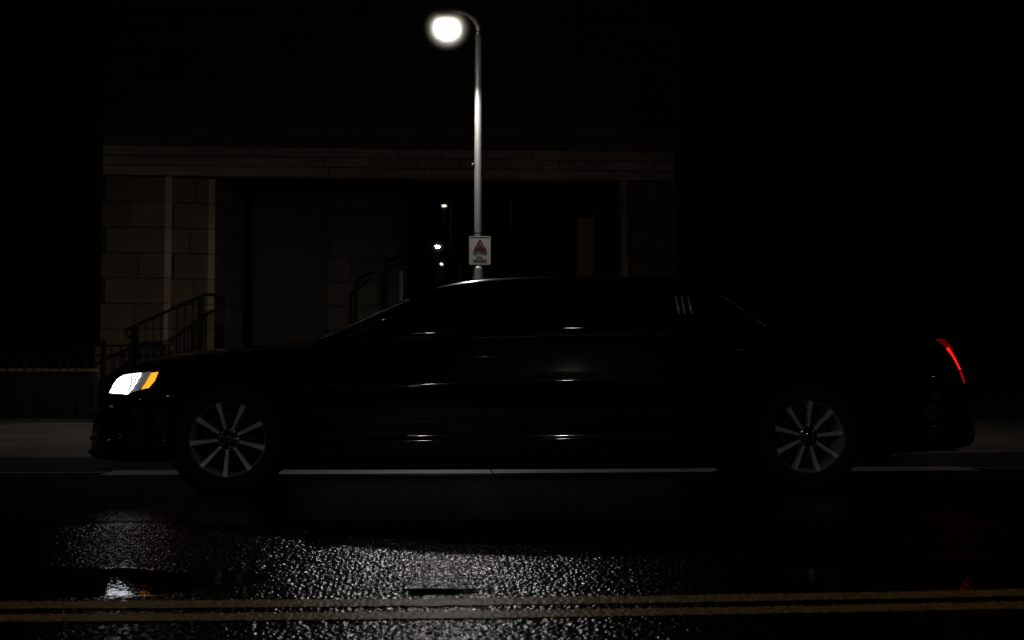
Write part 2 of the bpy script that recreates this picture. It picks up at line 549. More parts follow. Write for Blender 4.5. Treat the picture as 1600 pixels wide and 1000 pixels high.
xs_ = np.arange(RX0, RX1 + 1e-6, 0.0042); ys_ = np.arange(RY0, RY1 + 1e-6, 0.0046)
X_, Y_ = np.meshgrid(xs_, ys_)
relief_sheet('road_surface', X_, Y_, 0.004, 1.0, M['stones'])


def marking(y_off, w):
    xs = np.arange(RX0, RX1 + 1e-6, 0.0042); t = np.linspace(0, 1, int(w / 0.0046))
    X, T_ = np.meshgrid(xs, t)
    edge = 0.002 * np.sin(X * 37) + 0.0015 * np.sin(X * 101 + y_off * 50)
    relief_sheet('road_marking', X, line_y(X) + y_off + w * T_ + edge * (2 * T_ - 1), 0.0086, 0.65, M['yellow_relief'])
    b = MB(); ye = float(line_y(9.0)) + y_off
    for x0, x1 in ((-40, RX0 - 0.002), (RX1 + 0.002, 40)):
        b.add([(x0, ye, 0.008), (x1, ye, 0.008), (x1, ye + w, 0.008), (x0, ye + w, 0.008)], [(0, 1, 2, 3)])
    tag(b.build('road_marking', M['yellow']), kind='structure')


marking(-0.094, 0.136)
marking(-0.322, 0.124)

# shallow water-filled pothole just behind the double line
b = MB(); vs = []; n = 40
for i in range(n):
    a = 2 * math.pi * i / n
    rr = 1 + 0.16 * math.sin(3 * a + 1) + 0.1 * math.sin(5 * a) + random.uniform(-0.05, 0.05)
    vs.append((0.082 + 0.135 * rr * math.cos(a), 4.60 + 0.05 * rr * math.sin(a), 0.0115))
b.add(vs, [tuple(range(n))])
tag(b.build('puddle', M['water']), kind='structure')


# ------------------------------------------------------------------ street lamp
LY = 18.5
LX = at_y(747.5, 380, LY).x
lamp = empty('street_lamp', (LX, LY, 0.1))
tag(lamp, 'tall steel street lamp lit white, on a curved arm above the black limousine', 'street lamp')
zt = at_y(745, 52, LY).z - 0.1
MB().tube([(0, 0, 0.0), (0, 0, 2.4), (0, 0, 4.4), (0, 0, zt)], [0.062, 0.059, 0.055, 0.047], 24).build('pole', M['steel_pole'], lamp)
H = at_y(698, 46, 18.0) - Vector((LX, LY, 0.1))          # the lit lens
hv = Vector((H.x, H.y, 0)).normalized(); hl = Vector((H.x, H.y, 0)).length
pts, rr = [(0, 0, zt - 0.02)], [0.038]
for i in range(13):
    a = math.pi / 2 * i / 12
    p = hv * (0.30 * (1 - math.cos(a)))
    pts.append((p.x, p.y, zt + 0.03 + 0.20 * math.sin(a))); rr.append(0.037)
for q, dz in ((0.6, 0.225), (0.85, 0.20), (1.0, 0.17)):
    p = hv * (hl * q); pts.append((p.x, p.y, zt + dz)); rr.append(0.034)
MB().tube(pts, rr, 16).build('arm', M['steel_pole'], lamp)
MB().lathe([(0.045, 0), (0.050, 0.005), (0.050, 0.05), (0.040, 0.055)], Matrix.Translation((0, 0, zt - 0.03)), 24).build('collar', M['steel'], lamp)
zs_ = at_y(750, 417, LY).z - 0.1
MB().lathe([(0.0, 0), (0.17, 0), (0.17, 0.02), (0.11, 0.035), (0.085, 0.05), (0.082, 0.55), (0.082, zs_ - 0.04), (0.078, zs_), (0.055, zs_ + 0.005)], None, 28).build('base_sleeve', M['steel_pole'], lamp)
HM = Matrix.Translation(H) @ Matrix.Rotation(math.atan2(hv.y, hv.x), 4, 'Z') @ Matrix.Diagonal((1.0, 0.9, 1.0, 1))
hd = MB().lathe([(0.0, 0.155), (0.06, 0.150), (0.11, 0.135), (0.148, 0.11), (0.150, 0.10), (0.148, 0.098)], HM @ Matrix.Diagonal((0.68, 0.68, 0.68, 1)), 32).build('lamp_head', M['lamp_shell'], lamp)
MB().lathe([(0.135, 0.11), (0.152, 0.095), (0.165, 0.07), (0.170, 0.04), (0.165, 0.01), (0.148, -0.02), (0.112, -0.046), (0.06, -0.060), (0.0, -0.064)], HM @ Matrix.Diagonal((0.62, 0.62, 0.62, 1)), 36).build('lit_bowl', M['bowl'], hd)
# added globe, not part of the lamp: spreads a soft halo round the burner
b = bmesh.new()
bmesh.ops.create_uvsphere(b, u_segments=40, v_segments=24, radius=0.42, matrix=Matrix.Translation(H + Vector((0, 0, 0.02))) @ Matrix.Diagonal((1, 1, 0.92, 1)))
gb = MB().bm(b, True).build('halo_globe', M['frosted'], lamp)
ld = bpy.data.lights.new('street_lamp_light', 'SPOT')
ld.energy = LAMP_W
ld.color = (1.0, 0.965, 0.915)
ld.spot_size = R(172)
ld.spot_blend = 0.6
ld.shadow_soft_size = 0.07
lo = bpy.data.objects.new('street_lamp_light', ld)
COL.objects.link(lo)
lo.location = Vector((LX, LY, 0.1)) + H + Vector((0, 0, -0.46))
lo.rotation_euler = Vector((-0.30, -0.10, -1)).to_track_quat('-Z', 'Y').to_euler()
zb_ = at_y(747, 257, LY).z - 0.1
MB().lathe([(0.055, 0), (0.059, 0.004), (0.059, 0.03), (0.055, 0.034)], Matrix.Translation((0, 0, at_y(747, 366, LY).z - 0.1)), 24).build('band', M['steel'], lamp)
MB().tube([(-0.05, -0.02, zb_), (-0.095, -0.03, zb_)], 0.014, 8).build('bolt', M['steel'], lamp)

# ------------------------------------------------------------------ warning sign on the pole
sp_ = at_y(750, 391.5, LY - 0.07)
sg = empty('warning_sign', (sp_.x, LY - 0.07, sp_.z))
tag(sg, 'white warning sign with red triangle clamped to the street lamp pole', 'sign')
sw, sh = 0.152, 0.203


def rrect(w, h, r, n=6):
    out = []
    for cx, cz, a0 in ((w - r, h - r, 0), (-w + r, h - r, 90), (-w + r, -h + r, 180), (w - r, -h + r, 270)):
        for i in range(n + 1):
            a = R(a0 + 90 * i / n)
            out.append((cx + r * math.cos(a), cz + r * math.sin(a)))
    return out


def plate(poly, y0, y1):
    b = MB(); n = len(poly)
    vs = [(x, y0, z) for x, z in poly] + [(x, y1, z) for x, z in poly]
    fs = [tuple(range(n)), tuple(range(2 * n - 1, n - 1, -1))] + [(i, (i + 1) % n, n + (i + 1) % n, n + i) for i in range(n)]
    return b.add(vs, fs)


def ring(po, pi, y0, y1):
    b = MB(); n = len(po)
    vs = [(x, y0, z) for x, z in po] + [(x, y0, z) for x, z in pi] + [(x, y1, z) for x, z in po] + [(x, y1, z) for x, z in pi]
    fs = []
    for i in range(n):
        j = (i + 1) % n
        fs += [(i, j, n + j, n + i), (2 * n + i, 3 * n + i, 3 * n + j, 2 * n + j), (i, 2 * n + i, 2 * n + j, j), (n + i, n + j, 3 * n + j, 3 * n + i)]
    return b.add(vs, fs)


pl = plate(rrect(sw, sh, 0.022), 0.0, 0.004).build('plate', M['sign_white'], sg)
ring(rrect(sw - 0.004, sh - 0.004, 0.02), rrect(sw - 0.011, sh - 0.011, 0.016), -0.0035, 0.001).build('rim', M['sign_white'], sg)
T = lambda c, s: [(0, c + s * 1.0), (-s * 0.93, c - s * 0.66), (s * 0.93, c - s * 0.66)]
ring(T(0.070, 0.098), T(0.070, 0.080), -0.004, 0.001).build('triangle_border', M['sign_black'], sg)
plate(T(0.070, 0.078), -0.003, 0.001).build('triangle_field', M['sign_pink'], sg)
ring(T(0.070, 0.079), T(0.070, 0.062), -0.0045, 0.001).build('red_border', M['sign_red'], sg)
pg = MB()
for poly in ([(-0.02, 0.055), (-0.006, 0.05), (0.006, 0.082), (0.0, 0.094), (-0.008, 0.08)], [(0.004, 0.05), (0.022, 0.047), (0.016, 0.074), (0.008, 0.07)],
             [(-0.03, 0.036), (0.034, 0.042), (0.034, 0.048), (-0.03, 0.043)]):
    t = plate(poly, -0.0052, 0.001); pg.add(t.v, t.f)
pg.build('pictogram', M['sign_black'], sg)
rs = random.Random(3)


def marks(cx, cz, w, h, n):
    step = w / n
    tx = MB()
    for i in range(n):
        x0 = cx - w / 2 + i * step
        ww = step * rs.uniform(0.55, 0.85)
        k = rs.choice((0, 1, 2))
        if k != 1: tx.box(x0, x0 + ww * 0.3, -0.005, 0.001, cz - h / 2, cz + h / 2)
        tx.box(x0 + ww * 0.32, x0 + ww, -0.005, 0.001, cz + h / 2 - h * 0.26, cz + h / 2)
        if k: tx.box(x0 + ww * 0.32, x0 + ww, -0.005, 0.001, cz - h / 2, cz - h * 0.24)
        if k == 2: tx.box(x0 + ww * 0.7, x0 + ww, -0.005, 0.001, cz - h * 0.2, cz + h * 0.2)
    tx.build('text_line', M['sign_black'], sg)


marks(0.0, -0.028, 0.20, 0.026, 10)
marks(-0.012, -0.088, 0.09, 0.012, 8)
marks(0.0, -0.128, 0.19, 0.006, 26)
marks(0.0, -0.150, 0.19, 0.005, 26)
for zz in (0.175, -0.17):
    MB().lathe([(0.058, 0), (0.064, 0.0), (0.064, 0.03), (0.058, 0.03)], Matrix.Translation((LX - sp_.x, 0.07, zz)), 24).build('clamp', M['steel'], sg)

# ------------------------------------------------------------------ far street lamps across the road: two mirrored in the glass, the rest added for glints
def far_lamp(x, y, z, lab, gm_='globe'):
    t = empty('street_lamp', (x, y, 0))
    tag(t, lab, 'street lamp')
    t['group'] = 'street lamps across the road'
    MB().tube([(0, 0, 0), (0, 0, z * 0.6), (0, 0, z + 0.1)], [0.08, 0.065, 0.05], 12).build('pole', M['lamp_shell'], t)
    h = MB().lathe([(0.0, 0.14), (0.09, 0.12), (0.16, 0.06), (0.17, 0.03)], Matrix.Translation((0, 0, z + 0.03)), 20).build('lamp_head', M['lamp_shell'], t)
    MB().lathe([(0.11, 0.05), (0.105, 0.0), (0.07, -0.03), (0.0, -0.04)], Matrix.Translation((0, 0, z)), 20).build('lit_bowl', M[gm_], h)
    return t


YB = 24.9                                # plane of the glazed screen
v1 = at_y(684, 386, 2 * YB + 9.4); v2 = at_y(690.5, 413, 2 * YB + 30); v3 = at_y(694, 322, 2 * YB + 19)
for (x, y, z) in ((v1.x, -9.4, v1.z), (v2.x, -30, v2.z), (v3.x, -19, v3.z), (4.3, -9.4, 9.4), (-21, -10.5, 6.7), (25, -10.5, 6.7), (-9.5, -9.6, 6.7)):  # only the first two follow spots in the glass; others added for glints
    far_lamp(x, y, z, 'unseen lit street lamp placed across the road for its glints', 'globe' if y > -15 else 'globe_far')

# ------------------------------------------------------------------ building
bd = empty('stone_building', (0, 23.5, 0))
tag(bd, 'dark sandstone building with a deep recessed portal between two block piers', 'building')


def local(o):
    return o


def blocks(mb, x0, x1, z0, z1, y, depth, course, length, rnd, gap=0.012, start=0):
    """coursed ashlar, real joints; front at y"""
    z = z0; k = start
    while z < z1 - 0.02:
        zz = min(z + course, z1)
        off = (0.5 if k % 2 else 0.0) * length + rnd.uniform(-0.08, 0.08)
        x = x0 - off
        while x < x1:
            a, b_ = max(x, x0), min(x + length, x1)
            if b_ - a > 0.03:
                d = rnd.uniform(0, 0.004)
                mb.box(a + (gap / 2 if a > x0 else 0), b_ - (gap / 2 if b_ < x1 else 0), y + d, y + depth, z + gap / 2, zz - gap / 2, 0.006)
            x += length
        z = zz; k += 1
    mb_back.box(x0 + 0.01, x1 - 0.01, y + 0.03, y + depth - 0.01, z0 + 0.01, z1 - 0.01)


rb = random.Random(11)
Y0 = 23.5
zl = at_y(600, 280, Y0).z               # underside of the lintel
C0 = (zl - at_y(258, 497, Y0).z) / 5.55  # block course
mb_back = MB()


def bpart(name, mbs, m):
    mbs.xform(Matrix.Translation((0, -Y0, 0)))
    return mbs.build(name, m, bd)


# left pier: two stepped fronts with pale arris strips, splayed reveal
xa0, xa1 = at_y(158, 400, Y0).x, at_y(257, 400, Y0).x
xb0, xb1 = xa1 + 0.10, at_y(325, 400, Y0 + 0.12).x
zb0 = zl - C0 * 9
mb = MB(); blocks(mb, xa0, xa1, zb0, zl + 0.02, Y0, 0.5, C0, 1.15, rb); bpart('pier', mb, M['stone_pier'])
mb = MB(); blocks(mb, xb0, xb1, zb0, zl + 0.0, Y0 + 0.12, 0.5, C0, 0.78, rb, start=1); bpart('pier', mb, M['stone_pier'])


def strip(xA, yA, xB, yB, z0, z1, cs):
    mb = MB(); z = z1
    while z > z0 + 0.05:
        a = max(z - cs, z0)
        mb.prism([(xA, yA), (xB, yB), (xB, yB + 0.25), (xA, yB + 0.25)], a + 0.006, z - 0.006)
        z = a
    return mb


bpart('arris_strip', strip(xa1 + 0.001, Y0 + 0.004, xa1 + 0.099, Y0 + 0.10, zb0, zl + 0.02, C0), M['stone_light'])
bpart('arris_strip', strip(xb1 + 0.001, Y0 + 0.124, xb1 + 0.10, Y0 + 0.22, zb0, zl, C0), M['stone_light'])
# splayed reveal of the left pier
xr0 = xb1 + 0.10
rv = MB(); z = zl; i = 0
pA, pB = Vector((xr0, Y0 + 0.225)), Vector((at_y(381, 400, YB + 0.1).x, YB + 0.1))
while z > 1.2:
    a = z - C0
    cut = (0.0, 0.3 if i % 2 else 0.16, 0.58 if i % 2 else 0.44, 0.86 if i % 2 else 0.72, 1.0)
    for c0, c1 in zip(cut, cut[1:]):
        A, B = pA.lerp(pB, c0 + 0.004), pA.lerp(pB, c1 - 0.004)
        rv.prism([(A.x, A.y), (B.x, B.y), (B.x - 0.25, B.y), (A.x - 0.25, A.y + 0.1)], a + 0.006, z - 0.006)
    z = a; i += 1
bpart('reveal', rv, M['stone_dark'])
# right pier
xc0, xc1 = at_y(972, 400, Y0).x, at_y(1055, 400, Y0).x
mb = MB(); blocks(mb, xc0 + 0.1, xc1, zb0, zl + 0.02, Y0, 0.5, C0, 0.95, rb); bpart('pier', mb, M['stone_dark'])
bpart('arris_strip', strip(xc0 + 0.001, Y0 + 0.1, xc0 + 0.099, Y0 + 0.004, zb0, zl + 0.02, C0), M['stone'])
rv = MB(); z = zl
while z > 1.2:
    rv.box(xc0 - 0.02, xc0 + 0.3, Y0 + 0.36, YB + 0.1, z - C0 + 0.006, z - 0.006, 0.006)
    z -= C0
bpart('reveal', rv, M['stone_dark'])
# lintel of long thin courses, then the wall above
mb = MB(); mbt = MB()
zc = zl
hts = [0.178, 0.178, 0.178, 0.178, 0.27]
mb2 = MB()
zz = zl + 0.022
for i, h in enumerate(hts):
    x = xa0 - rb.uniform(0, 0.8)
    while x < xc1:
        w = rb.uniform(0.75, 1.0) if i != 0 else rb.uniform(1.6, 2.2)
        a, b_ = max(x, xa0), min(x + w, xc1)
        if b_ - a > 0.05:
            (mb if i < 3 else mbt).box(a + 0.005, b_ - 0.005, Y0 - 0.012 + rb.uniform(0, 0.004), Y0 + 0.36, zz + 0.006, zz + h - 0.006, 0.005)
        x += w
    zz += h
bpart('lintel', mb, M['stone']); bpart('shaded_lintel_course', mbt, M['stone_dark'])  # top lintel courses in darker stone, painting in the lamp's upward fade
mb_back.box(xa0 + 0.02, xc1 - 0.02, Y0 + 0.03, Y0 + 0.34, zl + 0.03, zz)
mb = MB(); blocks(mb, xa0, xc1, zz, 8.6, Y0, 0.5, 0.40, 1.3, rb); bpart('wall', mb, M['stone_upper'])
bpart('mortar_core', mb_back, M['mortar'])
mb_back = MB()
# soffit of the recess
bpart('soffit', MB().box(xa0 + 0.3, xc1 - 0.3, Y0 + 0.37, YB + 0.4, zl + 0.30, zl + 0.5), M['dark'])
XB0, XB1, XG0, XG1 = at_y(395, 400, YB).x, at_y(512, 400, YB).x, at_y(630, 400, YB).x, at_y(899, 400, YB).x
bpart('render_panel', MB().box(XB0, XB1 - 0.01, YB, YB + 0.3, 1.2, zl + 0.04), M['panel'])
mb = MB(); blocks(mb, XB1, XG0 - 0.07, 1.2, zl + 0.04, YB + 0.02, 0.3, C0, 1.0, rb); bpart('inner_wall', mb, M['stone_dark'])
bpart('mortar_core', mb_back, M['mortar'])
bpart('jamb', MB().box(XG0 - 0.07, XG0 + 0.005, YB - 0.10, YB + 0.3, 1.2, at_y(630, 424, YB).z, 0.008), M['stone_light'])
bpart('jamb', MB().box(XG0 - 0.07, XG0 + 0.005, YB - 0.05, YB + 0.3, at_y(630, 424, YB).z + 0.004, zl + 0.03, 0.008), M['dark'])  # upper jamb in a dark colour that stands for the shadow on it
# glazed screen, turned a hair off the wall line
gl = MB()
zg0, zg1 = 1.22, at_y(700, 312, YB).z
gl.add([(XG0 + 0.01, YB + 0.02, zg0), (XG1 - 0.01, YB + 0.02, zg0), (XG1 - 0.01, YB + 0.02, zg1), (XG0 + 0.01, YB + 0.02, zg1)], [(0, 1, 2, 3)])
gp = bpart('glazed_screen', gl, M['glass'])
fr = MB()
for px in (630, 720, 812, 898):
    xx = at_y(px, 400, YB).x
    fr.box(xx - 0.025 + (0.05 if px == 630 else 0), xx + 0.025 + (0.05 if px == 630 else 0), YB + 0.0, YB + 0.12, zg0, zg1)
fr.box(XG0 + 0.06, XG1, YB - 0.002, YB + 0.10, zg1 + 0.001, zg1 + 0.08)
fr.xform(Matrix.Translation((0, -Y0, 0)))
fr.build('screen_frame', M['iron'], gp)
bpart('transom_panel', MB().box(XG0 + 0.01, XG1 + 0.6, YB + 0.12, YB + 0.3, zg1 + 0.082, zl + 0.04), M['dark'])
# wooden door leaf standing open at the right of the glass
dz1 = at_y(910, 340, YB).z
dr = bpart('door', MB().box(XG1 + 0.03, at_y(929, 400, YB).x, YB - 0.02, YB + 0.04, 1.22, dz1, 0.004), M['wood'])
hb = MB().tube([(at_y(926, 400, YB).x, YB - 0.07, 1.9), (at_y(926, 400, YB).x, YB - 0.07, at_y(926, 397, YB).z)], 0.022, 10)
hb.xform(Matrix.Translation((0, -Y0, 0))).build('handle', M['stone_light'], dr)
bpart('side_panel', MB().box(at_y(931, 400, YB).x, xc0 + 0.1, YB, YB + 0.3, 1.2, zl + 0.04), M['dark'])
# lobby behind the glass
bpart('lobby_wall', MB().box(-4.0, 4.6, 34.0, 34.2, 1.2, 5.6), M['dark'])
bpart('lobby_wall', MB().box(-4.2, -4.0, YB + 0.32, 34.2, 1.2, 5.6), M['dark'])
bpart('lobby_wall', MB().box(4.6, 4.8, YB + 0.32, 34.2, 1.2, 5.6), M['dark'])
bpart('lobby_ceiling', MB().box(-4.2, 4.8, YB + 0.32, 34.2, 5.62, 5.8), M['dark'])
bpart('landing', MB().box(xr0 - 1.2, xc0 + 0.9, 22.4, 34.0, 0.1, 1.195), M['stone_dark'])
# plinth under the left pier
px0, px1 = at_y(147, 560, 23.2).x, at_y(268, 560, 23.2).x
zp = at_y(200, 541, 23.2).z
pb = MB().box(px0, px1, 23.2, Y0 - 0.02, 0.1, zp, 0.02)
pb.box(px0 + 0.06, px1 - 0.06, 23.27, Y0 - 0.02, zp + 0.001, zp + 0.09, 0.03)
bpart('plinth', pb, M['stone_pier'])
# dim side wings set back on either hand
wl = MB().box(-30, xa0 - 0.02, 27.0, 27.5, 0.1, 8.0)
wl.box(-30, xa0 - 0.02, 26.93, 26.999, at_y(70, 297, 27).z, at_y(70, 293, 27).z)
bpart('side_wing', wl, M['dark'])
bpart('side_wing', MB().box(xc1 + 0.02, 34, 27.0, 27.5, 0.1, 8.0), M['dark'])

# ------------------------------------------------------------------ low walls
x0, x1 = -30.0, at_y(145, 600, 20.1).x
zc = at_y(70, 576, 20.1).z
lw = empty('low_wall', (x1 - 3, 20.1, 0.1))
tag(lw, 'dark low wall with a pale coping behind the railing, left of the pier', 'wall')
MB().box(x0, x1, 20.1, 20.4, 0.1, zc - 0.05).xform(Matrix.Translation((-(x1 - 3), -20.1, -0.1))).build('wall_body', M['dark'], lw)
MB().box(x0, x1 + 0.005, 20.07, 20.43, zc - 0.049, zc, 0.006).xform(Matrix.Translation((-(x1 - 3), -20.1, -0.1))).build('coping', M['stone_light'], lw)
a = at_y(1500, 690, 19.6)
lw2 = empty('low_wall', (9.0, 19.6, 0.1))
tag(lw2, 'long dark low wall beyond the pavement, behind the tail of the limousine', 'wall')
MB().box(-3.5, 30, 0, 0.3, 0, at_y(1560, 615, 19.6).z - 0.1, 0.01).build('wall_body', M['panel'], lw2)

# ------------------------------------------------------------------ iron fence at the left
FY = 19.55
fx1 = at_y(262, 600, FY).x
fx0 = -11.5
fe = empty('iron_fence', (fx0, FY, 0.1))
tag(fe, 'black iron fence of thin upright bars along the back of the pavement', 'fence')
ft = at_y(150, 538, FY).z - 0.1
for zz in (ft - 0.02, ft - 0.16, 0.10):
    MB().box(0, fx1 - fx0, -0.015, 0.015, zz - 0.012, zz + 0.012).build('rail', M['iron'], fe)
first = None
k = 0
xx = 0.03
while xx < fx1 - fx0:
    if k % 14 == 0:
        MB().box(xx - 0.03, xx + 0.03, -0.03, 0.03, 0, ft + 0.06, 0.005).build('post', M['iron'], fe)
    else:
        if first is None:
            first = MB().tube([(0, 0, 0.02), (0, 0, ft)], 0.0095, 8).build('baluster', M['iron'], fe)
            first.location = (xx, 0, 0)
        else:
            c = first.copy(); COL.objects.link(c); c.parent = fe; c.location = (xx, 0, 0)
    xx += 0.1235; k += 1
MB().box(0, fx1 - fx0, -0.07, 0.07, 0, 0.05).build('kerb_stone', M['kerb'], fe)

# ------------------------------------------------------------------ stair with railing, left of the portal
SY = 22.3
sA, sB = at_y(206, 511, SY), at_y(318, 461, SY)
st_x0, st_x1 = sA.x - 0.05, sB.x
stp = MB(); ns = 7
for i in range(ns):
    xs0 = st_x0 + (st_x1 - st_x0) * i / ns
    stp.box(xs0, sB.x + 0.9, SY - 0.12, 23.19, 0.1 + 0.155 * i + (0.002 if i else 0), 0.1 + 0.155 * (i + 1), 0.006)
so = stp.build('stone_stair', M['stone_dark'])
tag(so, 'dark stone stair rising along the front of the left pier', 'stair')
rl = empty('stair_railing', (sA.x, SY, 0.1))
tag(rl, 'black iron stair railing sloping up to the landing before the left pier', 'railing')
rz0, rz1 = sA.z - 0.1, sB.z - 0.1
dx = sB.x - sA.x
curl = [(-0.02, 0, rz0 - 0.02)]
for i in range(10):
    q = math.pi * 1.35 * i / 9
    curl.append((-0.02 - 0.075 * math.sin(q), 0, rz0 - 0.095 + 0.075 * math.cos(q)))
MB().tube(list(reversed(curl)) + [(0, 0, rz0), (dx * 0.5, 0, (rz0 + rz1) / 2), (dx, 0, rz1), (dx + 0.12, 0, rz1 + 0.01), (dx + 0.16, 0.12, rz1 + 0.01), (dx + 0.20, 1.05, rz1 + 0.01)], 0.026, 10).build('handrail', M['iron'], rl)
MB().tube([(0.05, 0, rz0 - 0.70), (dx, 0, rz1 - 0.83)], 0.012, 8).build('rail', M['iron'], rl)
MB().box(0.0, 0.11, -0.05, 0.05, -0.0, rz0, 0.006).build('newel_post', M['iron'], rl)
MB().box(dx - 0.09, dx + 0.0, -0.045, 0.045, 0.4, rz1, 0.006).build('newel_post', M['iron'], rl)
for i in range(1, 8):
    t = i / 8
    MB().tube([(0.1 + (dx - 0.15) * t, 0, rz0 + (rz1 - rz0) * t - 1.0), (0.1 + (dx - 0.15) * t, 0, rz0 + (rz1 - rz0) * (t + 0.02))], 0.0115, 8).build('baluster', M['iron'], rl)
for i in range(14):
    MB().tube([(dx + 0.165 + 0.0026 * i, 0.16 + 0.067 * i, 1.1), (dx + 0.165 + 0.0026 * i, 0.16 + 0.067 * i, rz1)], 0.0115, 8).build('baluster', M['iron'], rl)
# two tall handrails by the inner wall
for (pxp, pyt, pxe, pye, lab) in ((603, 409, 629, 399, 'dark steel handrail on a tall post beside the glazed screen'),
                                  (556, 438, 583, 424, 'dark steel handrail on a post before the inner stone wall')):
    a, b_ = at_y(pxp, pyt, 24.4), at_y(pxe, pye, 24.6)
    h = empty('handrail', (a.x, 24.4, 1.195))
    tag(h, lab, 'handrail')
    MB().tube([(0, 0, 0), (0, 0, a.z - 1.195 - 0.02), (0.02, 0.01, a.z - 1.195), (b_.x - a.x, 0.2, b_.z - 1.195)], 0.028, 10).build('rail', M['iron'], h)
    MB().box(-0.05, 0.05, -0.05, 0.05, 0, 0.02).build('foot_plate', M['iron'], h)

# ------------------------------------------------------------------ limousine
CO, CAL = Vector((0.725, 9.53, 0)), R(1.6)
car = empty('limousine', CO, CAL)
tag(car, 'long black limousine with lit headlights parked along the kerb', 'car')
CM = Matrix.Translation(CO) @ Matrix.Rotation(CAL, 4, 'Z')
CMI = CM.inverted()
WF, WR, WZ = -1.955, 1.895, 0.352


def interp(tab, u):
    """Catmull-Rom through (u, value) rows, clamped"""
    if u <= tab[0][0]: return tab[0][1]
    if u >= tab[-1][0]: return tab[-1][1]
    for i in range(len(tab) - 1):
        if tab[i][0] <= u <= tab[i + 1][0]:
            x0, y0 = tab[i]; x1, y1 = tab[i + 1]
            h = x1 - x0; t = (u - x0) / h
            def slope(j):
                if j <= 0 or j >= len(tab) - 1:
                    k = min(max(j, 0), len(tab) - 2)
                    return (tab[k + 1][1] - tab[k][1]) / (tab[k + 1][0] - tab[k][0])
                a = (tab[j][1] - tab[j - 1][1]) / (tab[j][0] - tab[j - 1][0])
                b = (tab[j + 1][1] - tab[j][1]) / (tab[j + 1][0] - tab[j][0])
                return 0 if a * b <= 0 else 2 * a * b / (a + b)
            m0, m1 = slope(i) * h, slope(i + 1) * h
            return (2 * t**3 - 3 * t**2 + 1) * y0 + (t**3 - 2 * t**2 + t) * m0 + (-2 * t**3 + 3 * t**2) * y1 + (t**3 - t**2) * m1
    return tab[-1][1]


TOP = [(-2.935, 0.30), (-2.91, 0.45), (-2.87, 0.55), (-2.83, 0.62), (-2.78, 0.71), (-2.73, 0.79), (-2.68, 0.838), (-2.6, 0.87), (-2.45, 0.904), (-2.177, 0.944), (-1.773, 0.982),
       (-1.411, 1.022), (-1.2, 1.02), (0, 1.07), (1.6, 1.10), (2.3, 1.10), (2.526, 1.09), (2.75, 1.07), (2.93, 1.05), (2.975, 1.01), (3.05, 0.87), (3.11, 0.71), (3.155, 0.60), (3.22, 0.55), (3.30, 0.53), (3.36, 0.51)]
SHO = [(-2.935, 0.29), (-2.91, 0.42), (-2.87, 0.51), (-2.83, 0.565), (-2.78, 0.66), (-2.73, 0.735), (-2.68, 0.775), (-2.6, 0.805), (-2.45, 0.84), (-2.177, 0.883), (-1.773, 0.925),
       (-1.411, 0.955), (-0.936, 0.985), (-0.284, 1.015), (0.875, 1.04), (1.67, 1.05), (2.3, 1.045), (2.526, 1.04), (2.75, 1.035), (2.93, 1.03), (2.975, 0.985), (3.05, 0.845), (3.11, 0.688), (3.155, 0.582), (3.22, 0.52), (3.30, 0.505), (3.36, 0.49)]
WID = [(-2.935, 0.30), (-2.91, 0.43), (-2.87, 0.54), (-2.82, 0.66), (-2.76, 0.745), (-2.68, 0.808), (-2.55, 0.862), (-2.4, 0.902), (-2.1, 0.928), (-1.5, 0.935), (0, 0.94), (1.9, 0.935), (2.4, 0.912),
       (2.7, 0.882), (2.9, 0.84), (3.0, 0.80), (3.10, 0.73), (3.17, 0.65), (3.25, 0.50), (3.31, 0.34), (3.36, 0.18)]
BOT = [(-2.935, 0.225), (-2.9, 0.212), (-2.5, 0.203), (-2.26, 0.20), (-1.6, 0.185), (-1.45, 0.15), (0, 0.142), (1.3, 0.14), (1.5, 0.17), (2.24, 0.205), (2.5, 0.225), (2.95, 0.25), (3.15, 0.27), (3.25, 0.32), (3.32, 0.40), (3.36, 0.47)]


def section(u):
    zt, zs, w, zb = interp(TOP, u), interp(SHO, u), interp(WID, u), interp(BOT, u)
    h = zs - zb
    pts = [(0, zb)]
    prof = [(0.0, -0.12), (0.02, -0.07), (0.07, -0.03), (0.14, -0.014), (0.215, -0.006), (0.24, -0.008), (0.262, -0.02), (0.30, -0.017), (0.36, -0.008), (0.46, -0.001), (0.56, 0.0),
            (0.62, 0.0), (0.652, 0.0), (0.668, -0.003), (0.69, -0.0085), (0.74, -0.0190), (0.82, -0.0355), (0.90, -0.0525), (0.96, -0.0660), (0.982, -0.0730), (0.994, -0.084), (1.0, -0.10)]
    k = min(1.0, h / 0.5) if h < 0.5 else 1.0
    for s, d in prof:
        pts.append((w + d * (0.4 + 0.6 * k), zb + s * h))
    wt = w - 0.10 * (0.4 + 0.6 * k)
    for q in (0.93, 0.84, 0.72, 0.58, 0.42, 0.25, 0.1, 0.0):
        pts.append((wt * q, zs + (zt - zs) * (1 - q ** 2.6)))
    return pts


